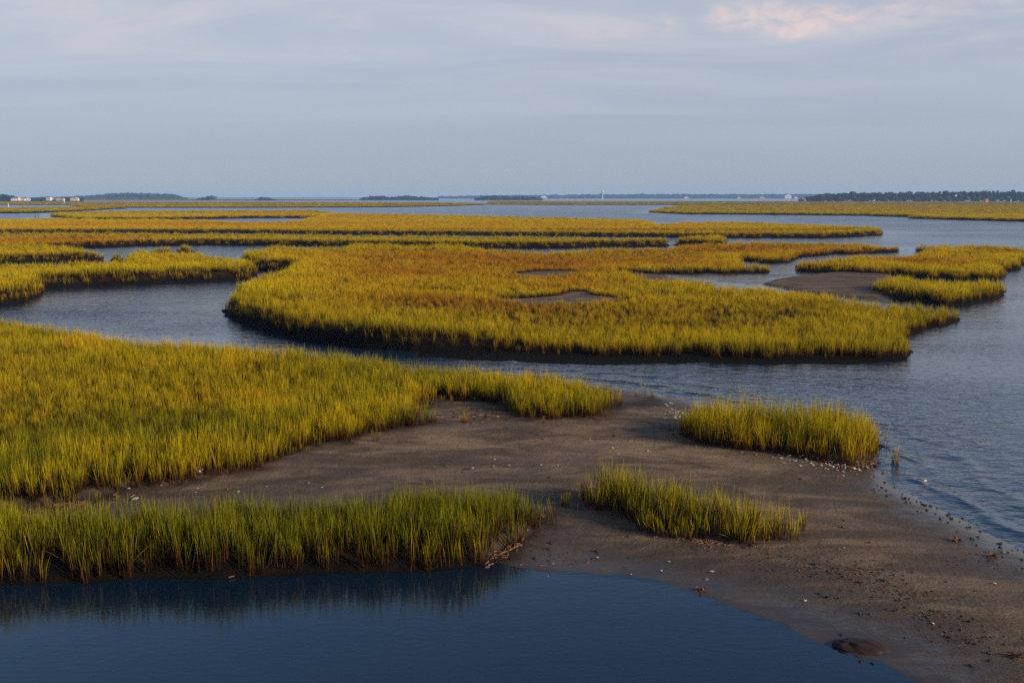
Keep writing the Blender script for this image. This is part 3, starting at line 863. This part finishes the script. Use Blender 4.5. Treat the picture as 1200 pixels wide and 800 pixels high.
wood('wood', 'smallest tree island alone on the marsh horizon', 1900, [(304, 233.6), (308, 231.7), (314, 231.2), (318, 232), (325, 234)], 2.2, 2, 7.0)
wood('wood', 'low pair of tree clumps on the horizon over the open water', 2100, [(426, 232.6), (436, 230.6), (446, 229.9), (454, 231), (460, 231.8), (466, 230.4), (478, 229.8), (490, 230.8), (500, 231.8), (515, 232.6)], 2.4, 2, 9.0)
wood('wood', 'dome-shaped dark tree clump over the thin farthest grass', 2100, [(560, 232.4), (570, 230.3), (580, 229.4), (590, 230.1), (600, 231), (616, 230.4), (624, 231.3), (636, 232.5)], 2.4, 2, 9.0)
wood('far_shore_wood', 'long pale blue far shore wood below the water tower', 4200, [(520, 231.2), (600, 230.2), (660, 229.4), (700, 228.8), (760, 228.6), (820, 228.5), (860, 228.8), (900, 228.7), (960, 228.6), (1100, 228)], 2.2, 3, 22.0, .06)

def box(bm, c, s):
    r = bmesh.ops.create_cube(bm, size=1.0)
    for v in r['verts']: v.co = Vector((v.co.x * s[0] + c[0], v.co.y * s[1] + c[1], v.co.z * s[2] + c[2]))
def to_obj(name, bm, mat, parent=None):
    me = bpy.data.meshes.new(name); bm.to_mesh(me); bm.free(); me.materials.append(mat); return link(name, me, parent)
def house(u, D, w, d, h, wall, roof, label, rot=0.0, stilts=1.5, cat='house', name='house'):
    k_ = .72 if name == 'house' else 1.0
    w, d, h = w * k_, d * k_, h * k_
    e = bpy.data.objects.new(name, None); COL.objects.link(e)
    e.location = ((u - 600) / F * D, D, 0); e.rotation_euler = (0, 0, rot)
    tag(e, label, cat, 'far houses along the marsh')
    bm = bmesh.new(); box(bm, (0, 0, stilts + h / 2), (w, d, h)); to_obj('wall', bm, wall, e)
    bm = bmesh.new()
    hw, hd, z0, z1 = w / 2 + .4, d / 2 + .4, stilts + h, stilts + h + w * .28
    vs = [bm.verts.new(p) for p in ((-hw, -hd, z0), (hw, -hd, z0), (hw, hd, z0), (-hw, hd, z0), (0, -hd, z1), (0, hd, z1))]
    for f in ((0, 1, 4), (2, 3, 5), (1, 2, 5, 4), (3, 0, 4, 5), (3, 2, 1, 0)): bm.faces.new([vs[i] for i in f])
    to_obj('roof', bm, roof, e)
    bm = bmesh.new()
    for sx in (-1, 1):
        for sy in (-1, 1): box(bm, (sx * (w / 2 - .4), sy * (d / 2 - .4), stilts / 2 - .5), (.35, .35, stilts + 1))
    to_obj('stilts', bm, M_wood, e)
    nwin = max(2, int(w / 3.5))
    for i in range(nwin):
        bm = bmesh.new(); box(bm, (-w / 2 + w * (i + .5) / nwin, -d / 2 - .03, stilts + h * .55), (.9, .08, 1.3)); to_obj('window', bm, M_window, e)
    return e
house(22, 1400, 9, 7, 4, M_white, M_roof, 'leftmost far white house, next to the dark wood', .2)
house(26.5, 1405, 7, 7, 6, M_cream, M_roof, 'far cream house with a tall gable beside the dark wood', -.3)
house(32, 1410, 10, 7, 4, M_white, M_redroof, 'far white house with a low red roof', .1)
house(38.5, 1400, 8, 7, 3.5, M_white, M_cream, 'far low white house at the end of the house cluster', .3)
house(63, 1450, 9, 8, 6.5, M_white, M_roof, 'tallest white house standing between the far house clusters', -.1)
house(68.5, 1455, 8, 7, 4, M_cream, M_roof, 'far cream house touching the tall white house', .2)
house(74, 1450, 8, 7, 4.5, M_cream, M_redroof, 'far cream house with a red roof beyond the tall white house', .1)
house(79, 1450, 5, 6, 4, M_white, M_roof, 'narrow white house of the middle far cluster', .0)
house(90, 1400, 7, 6, 5, M_cream, M_roof, 'far cream house with grey roof near the wooded rise', .2)
house(95, 1380, 7, 6, 4, M_white, M_white, 'bright white house alone nearest the wooded rise', .0)
house(802, 3900, 22, 12, 8, M_white, M_roof, 'small white building on the pale far shore, left of the others', .0)
house(863, 3900, 18, 12, 6, M_cream, M_roof, 'low cream building on the pale far shore', .1)
house(890, 3850, 26, 14, 6, M_cream, M_redroof, 'pinkish far shore building with a red roof', .0)
house(920, 3800, 34, 16, 13, M_white, M_white, 'largest white building on the pale far shore, near the forest edge', .0)
house(929, 3800, 16, 12, 8, M_white, M_roof, 'little white building right beside the largest far shore building', .0)
house(1150, 1080, 3.4, 3, 3.0, M_red, M_redroof, 'small faded red hut on stilts in the marsh before the forest', .25, 1.2, 'hut', 'hut')
house(637, 3900, 40, 12, 5, M_white, M_white, 'long white building low on the far shore', .0)

# water tower on the far shore
D = 4000
e = bpy.data.objects.new('water_tower', None); COL.objects.link(e); e.location = ((705 - 600) / F * D, D, 0)
tag(e, 'pale water tower rising over the far shore wood', 'water tower')
bm = bmesh.new(); bmesh.ops.create_uvsphere(bm, u_segments=20, v_segments=12, radius=5.2)
for v in bm.verts: v.co.z = v.co.z * .8 + 27
to_obj('tank', bm, M_white, e)
bm = bmesh.new(); bmesh.ops.create_cone(bm, segments=16, radius1=2.6, radius2=1.5, depth=25, cap_ends=True)
for v in bm.verts: v.co.z += 11.5
to_obj('column', bm, M_white, e)

# pale beaches in the distance, and one painted white glint on the water
for (u0, u1, v0, v1, lab) in ((168, 200, 233.2, 233.7, 'pale strip painted as white water glints below the wooded rise'), (404, 428, 233.0, 233.6, 'pale strip of beach left of the low tree clumps'),
                              (462, 500, 233.6, 234.2, 'pale strip of beach under the low tree clumps'), (1178, 1230, 236.2, 237.2, 'pale sand bar in front of the long forest')):
    P = [ground_pt(u0, v1, .35), ground_pt((u0 + u1) / 2, v1 + .1, .35), ground_pt(u1, v1, .35), ground_pt(u1 + 4, (v0 + v1) / 2, .35), ground_pt(u1, v0, .35), ground_pt(u0, v0, .35), ground_pt(u0 - 4, (v0 + v1) / 2, .35)]
    bm = bmesh.new(); top = [bm.verts.new(p) for p in P]; bot = [bm.verts.new((p[0] * 1.002, p[1] * 1.002, -.6)) for p in P]
    bm.faces.new(top)
    for i in range(len(P)):
        j = (i + 1) % len(P); bm.faces.new((top[j], top[i], bot[i], bot[j]))
    o = to_obj('sand_and_glint_strip', bm, M_beach_glint); tag(o, lab, None, None, 'structure')

# stakes in the distant pond and a white post
def stake(u, v, h, r, mat, label, name='wooden_stake', cat='stake', group=None):
    x, y, _ = ground_pt(u, v)
    bm = bmesh.new(); bmesh.ops.create_cone(bm, segments=10, radius1=r, radius2=r * .8, depth=h + 1, cap_ends=True)
    for q in bm.verts: q.co.z += h / 2 - .5
    bm2 = bm
    o = to_obj(name, bm2, mat); o.location = (x, y, 0); o.rotation_euler = (random.uniform(-.03, .03), random.uniform(-.04, .04), 0)
    tag(o, label, cat, group); return o
stake(41.5, 256.5, 1.7, .09, M_wood, 'shorter dark stake of the pair standing in the distant pond', group='stakes in the distant pond')
stake(45, 256.2, 2.1, .09, M_wood, 'taller dark stake of the pair standing in the distant pond', group='stakes in the distant pond')
stake(10, 243.0, 2.6, .28, M_white, 'white post at the end of the marsh near the left houses', 'channel_post', 'post')
stake(75.5, 238.6, 3.0, .3, M_white, 'thin white post in the marsh before the tall white house', 'channel_post', 'post')

# ------------------------------------------------------------------ haze: the sea air between here and the far shore
bm = bmesh.new(); box(bm, (0, 3000, 15.5), (16000, 6600, 35))
m, nt, out = new_mat('sea_air'); g = N(nt)
pv = g.node('ShaderNodeVolumePrincipled'); pv.inputs['Color'].default_value = (.40, .62, 1.0, 1); pv.inputs['Density'].default_value = .00013
pv.inputs['Anisotropy'].default_value = 0.0
nt.links.new(pv.outputs[0], out.inputs['Volume'])
hz = to_obj('haze', bm, m); tag(hz, 'thin pale sea haze over the marsh', None, None, 'stuff')

# ------------------------------------------------------------------ sky and sun
SUN_AZ = math.radians(114)      # from the view direction (+Y), clockwise positive
SUN_EL = math.radians(17)
W = bpy.data.worlds.new('World'); S.world = W; W.use_nodes = True
nt = W.node_tree; nt.nodes.clear(); g = N(nt)
wo = g.node('ShaderNodeOutputWorld'); bg = g.node('ShaderNodeBackground')
sky = g.node('ShaderNodeTexSky'); sky.sky_type = 'NISHITA'; sky.sun_disc = False
sky.sun_elevation = SUN_EL; sky.sun_rotation = SUN_AZ; sky.altitude = 0; sky.air_density = 1.0; sky.dust_density = .4; sky.ozone_density = 4.0
dirv = g.node('ShaderNodeTexCoord').outputs['Generated']
sep = g.node('ShaderNodeSeparateXYZ'); g.put(sep.inputs[0], dirv)
# cloud deck: direction projected on a flat layer overhead
zc = g.math('MAXIMUM', sep.outputs[2], .0)
cv = g.node('ShaderNodeCombineXYZ'); g.put(cv.inputs[0], g.math('DIVIDE', sep.outputs[0], g.math('ADD', zc, .06))); g.put(cv.inputs[1], g.math('DIVIDE', sep.outputs[1], g.math('ADD', zc, .06)))
wisp = g.noise(g.mapping(cv.outputs[0], (.55, 1.0, 1), (0, 0, .25)), .9, 7, .62, 1.2)
soft = g.noise(g.mapping(cv.outputs[0], (.25, .5, 1), (0, 0, -.2)), .8, 3, .5, .6)
up = g.ramp(sep.outputs[2], .05, .17)
low = g.ramp(sep.outputs[2], .16, .42, .90, .05)
deck = g.mix(g.ramp(soft, .35, .65), (2.5, 2.78, 3.4), (3.0, 3.25, 3.62))
lowc = g.mix(g.ramp(sep.outputs[2], .0, .16), (1.95, 2.28, 2.75), deck)
c = g.mix(low, sky.outputs[0], lowc)
veil = g.math('MULTIPLY', g.ramp(wisp, .38, .72), up)
veil = g.math('MULTIPLY', veil, g.ramp(sep.outputs[2], .16, .30, .44, .05))
veilc = g.mix(g.ramp(g.noise(cv.outputs[0], .6, 3), .4, .6), (3.8, 3.75, 4.2), (4.5, 3.8, 3.75))
c = g.mix(veil, c, veilc)
# pink evening puffs, in one bank low in the sky
el = g.math('ARCTAN2', sep.outputs[2], g.math('SQRT', g.math('ADD', g.math('POWER', sep.outputs[0], 2), g.math('POWER', sep.outputs[1], 2))))
azm = g.math('ARCTAN2', sep.outputs[0], sep.outputs[1])
pc = g.node('ShaderNodeCombineXYZ'); g.put(pc.inputs[0], azm); g.put(pc.inputs[1], g.math('MULTIPLY', el, 1.8))
pn = g.noise(pc.outputs[0], 30, 7, .62, .5)
def blob(u, v, ru, rv, a):
    yd = (v - 400.0) / F; ca = math.atan2((u - 600) / F, CT - yd * ST); ce = math.atan(-yd) - TH
    dx = g.math('DIVIDE', g.math('SUBTRACT', azm, ca), ru / F); dy = g.math('DIVIDE', g.math('SUBTRACT', el, ce), rv / F)
    r2 = g.math('ADD', g.math('MULTIPLY', dx, dx), g.math('MULTIPLY', dy, dy))
    return g.math('MULTIPLY', g.math('EXPONENT', g.math('MULTIPLY', r2, -1.0)), a)
puff = None
for bl in ((965, 32, 56, 17, .9), (888, 26, 44, 18, .85), (842, 22, 14, 12, .7), (785, 30, 16, 13, .5), (930, 44, 26, 12, .55), (1060, 28, 50, 20, .45), (1170, 20, 60, 22, .45),
           (395, 64, 70, 10, .4), (420, 22, 60, 16, .4), (690, 36, 80, 12, .35), (110, 20, 130, 16, .3)):
    b = blob(*bl); puff = b if puff is None else g.math('ADD', puff, b)
pf = g.ramp(g.math('MULTIPLY', puff, g.math('ADD', g.math('MULTIPLY', pn, 3.2), -.85)), .0, 1.2)
c = g.mix(g.math('MULTIPLY', pf, .58), c, (5.6, 4.15, 3.7))
g.put(bg.inputs[0], c); bg.inputs[1].default_value = .120
nt.links.new(bg.outputs[0], wo.inputs[0])

sd = bpy.data.lights.new('sun', 'SUN'); sd.energy = 5.0; sd.angle = math.radians(.5); sd.color = (1.0, .87, .66)
so = bpy.data.objects.new('sun', sd); COL.objects.link(so)
dv = Vector((math.sin(SUN_AZ) * math.cos(SUN_EL), math.cos(SUN_AZ) * math.cos(SUN_EL), math.sin(SUN_EL)))
so.rotation_euler = dv.to_track_quat('Z', 'Y').to_euler(); so.location = dv * 60

# ------------------------------------------------------------------ render settings
vs = S.view_settings
vs.view_transform = 'Standard'; vs.look = 'None'; vs.exposure = .52; vs.gamma = 1.0; vs.use_curve_mapping = False
cy = S.cycles
cy.max_bounces = 7; cy.diffuse_bounces = 3; cy.glossy_bounces = 3; cy.transmission_bounces = 3; cy.volume_bounces = 0
cy.use_denoising = False
try:
    cy.denoiser = 'OPENIMAGEDENOISE'; cy.denoising_input_passes = 'RGB_ALBEDO_NORMAL'; cy.denoising_prefilter = 'ACCURATE'
except Exception as ex: print(ex)
cy.sample_clamp_indirect = 6.0
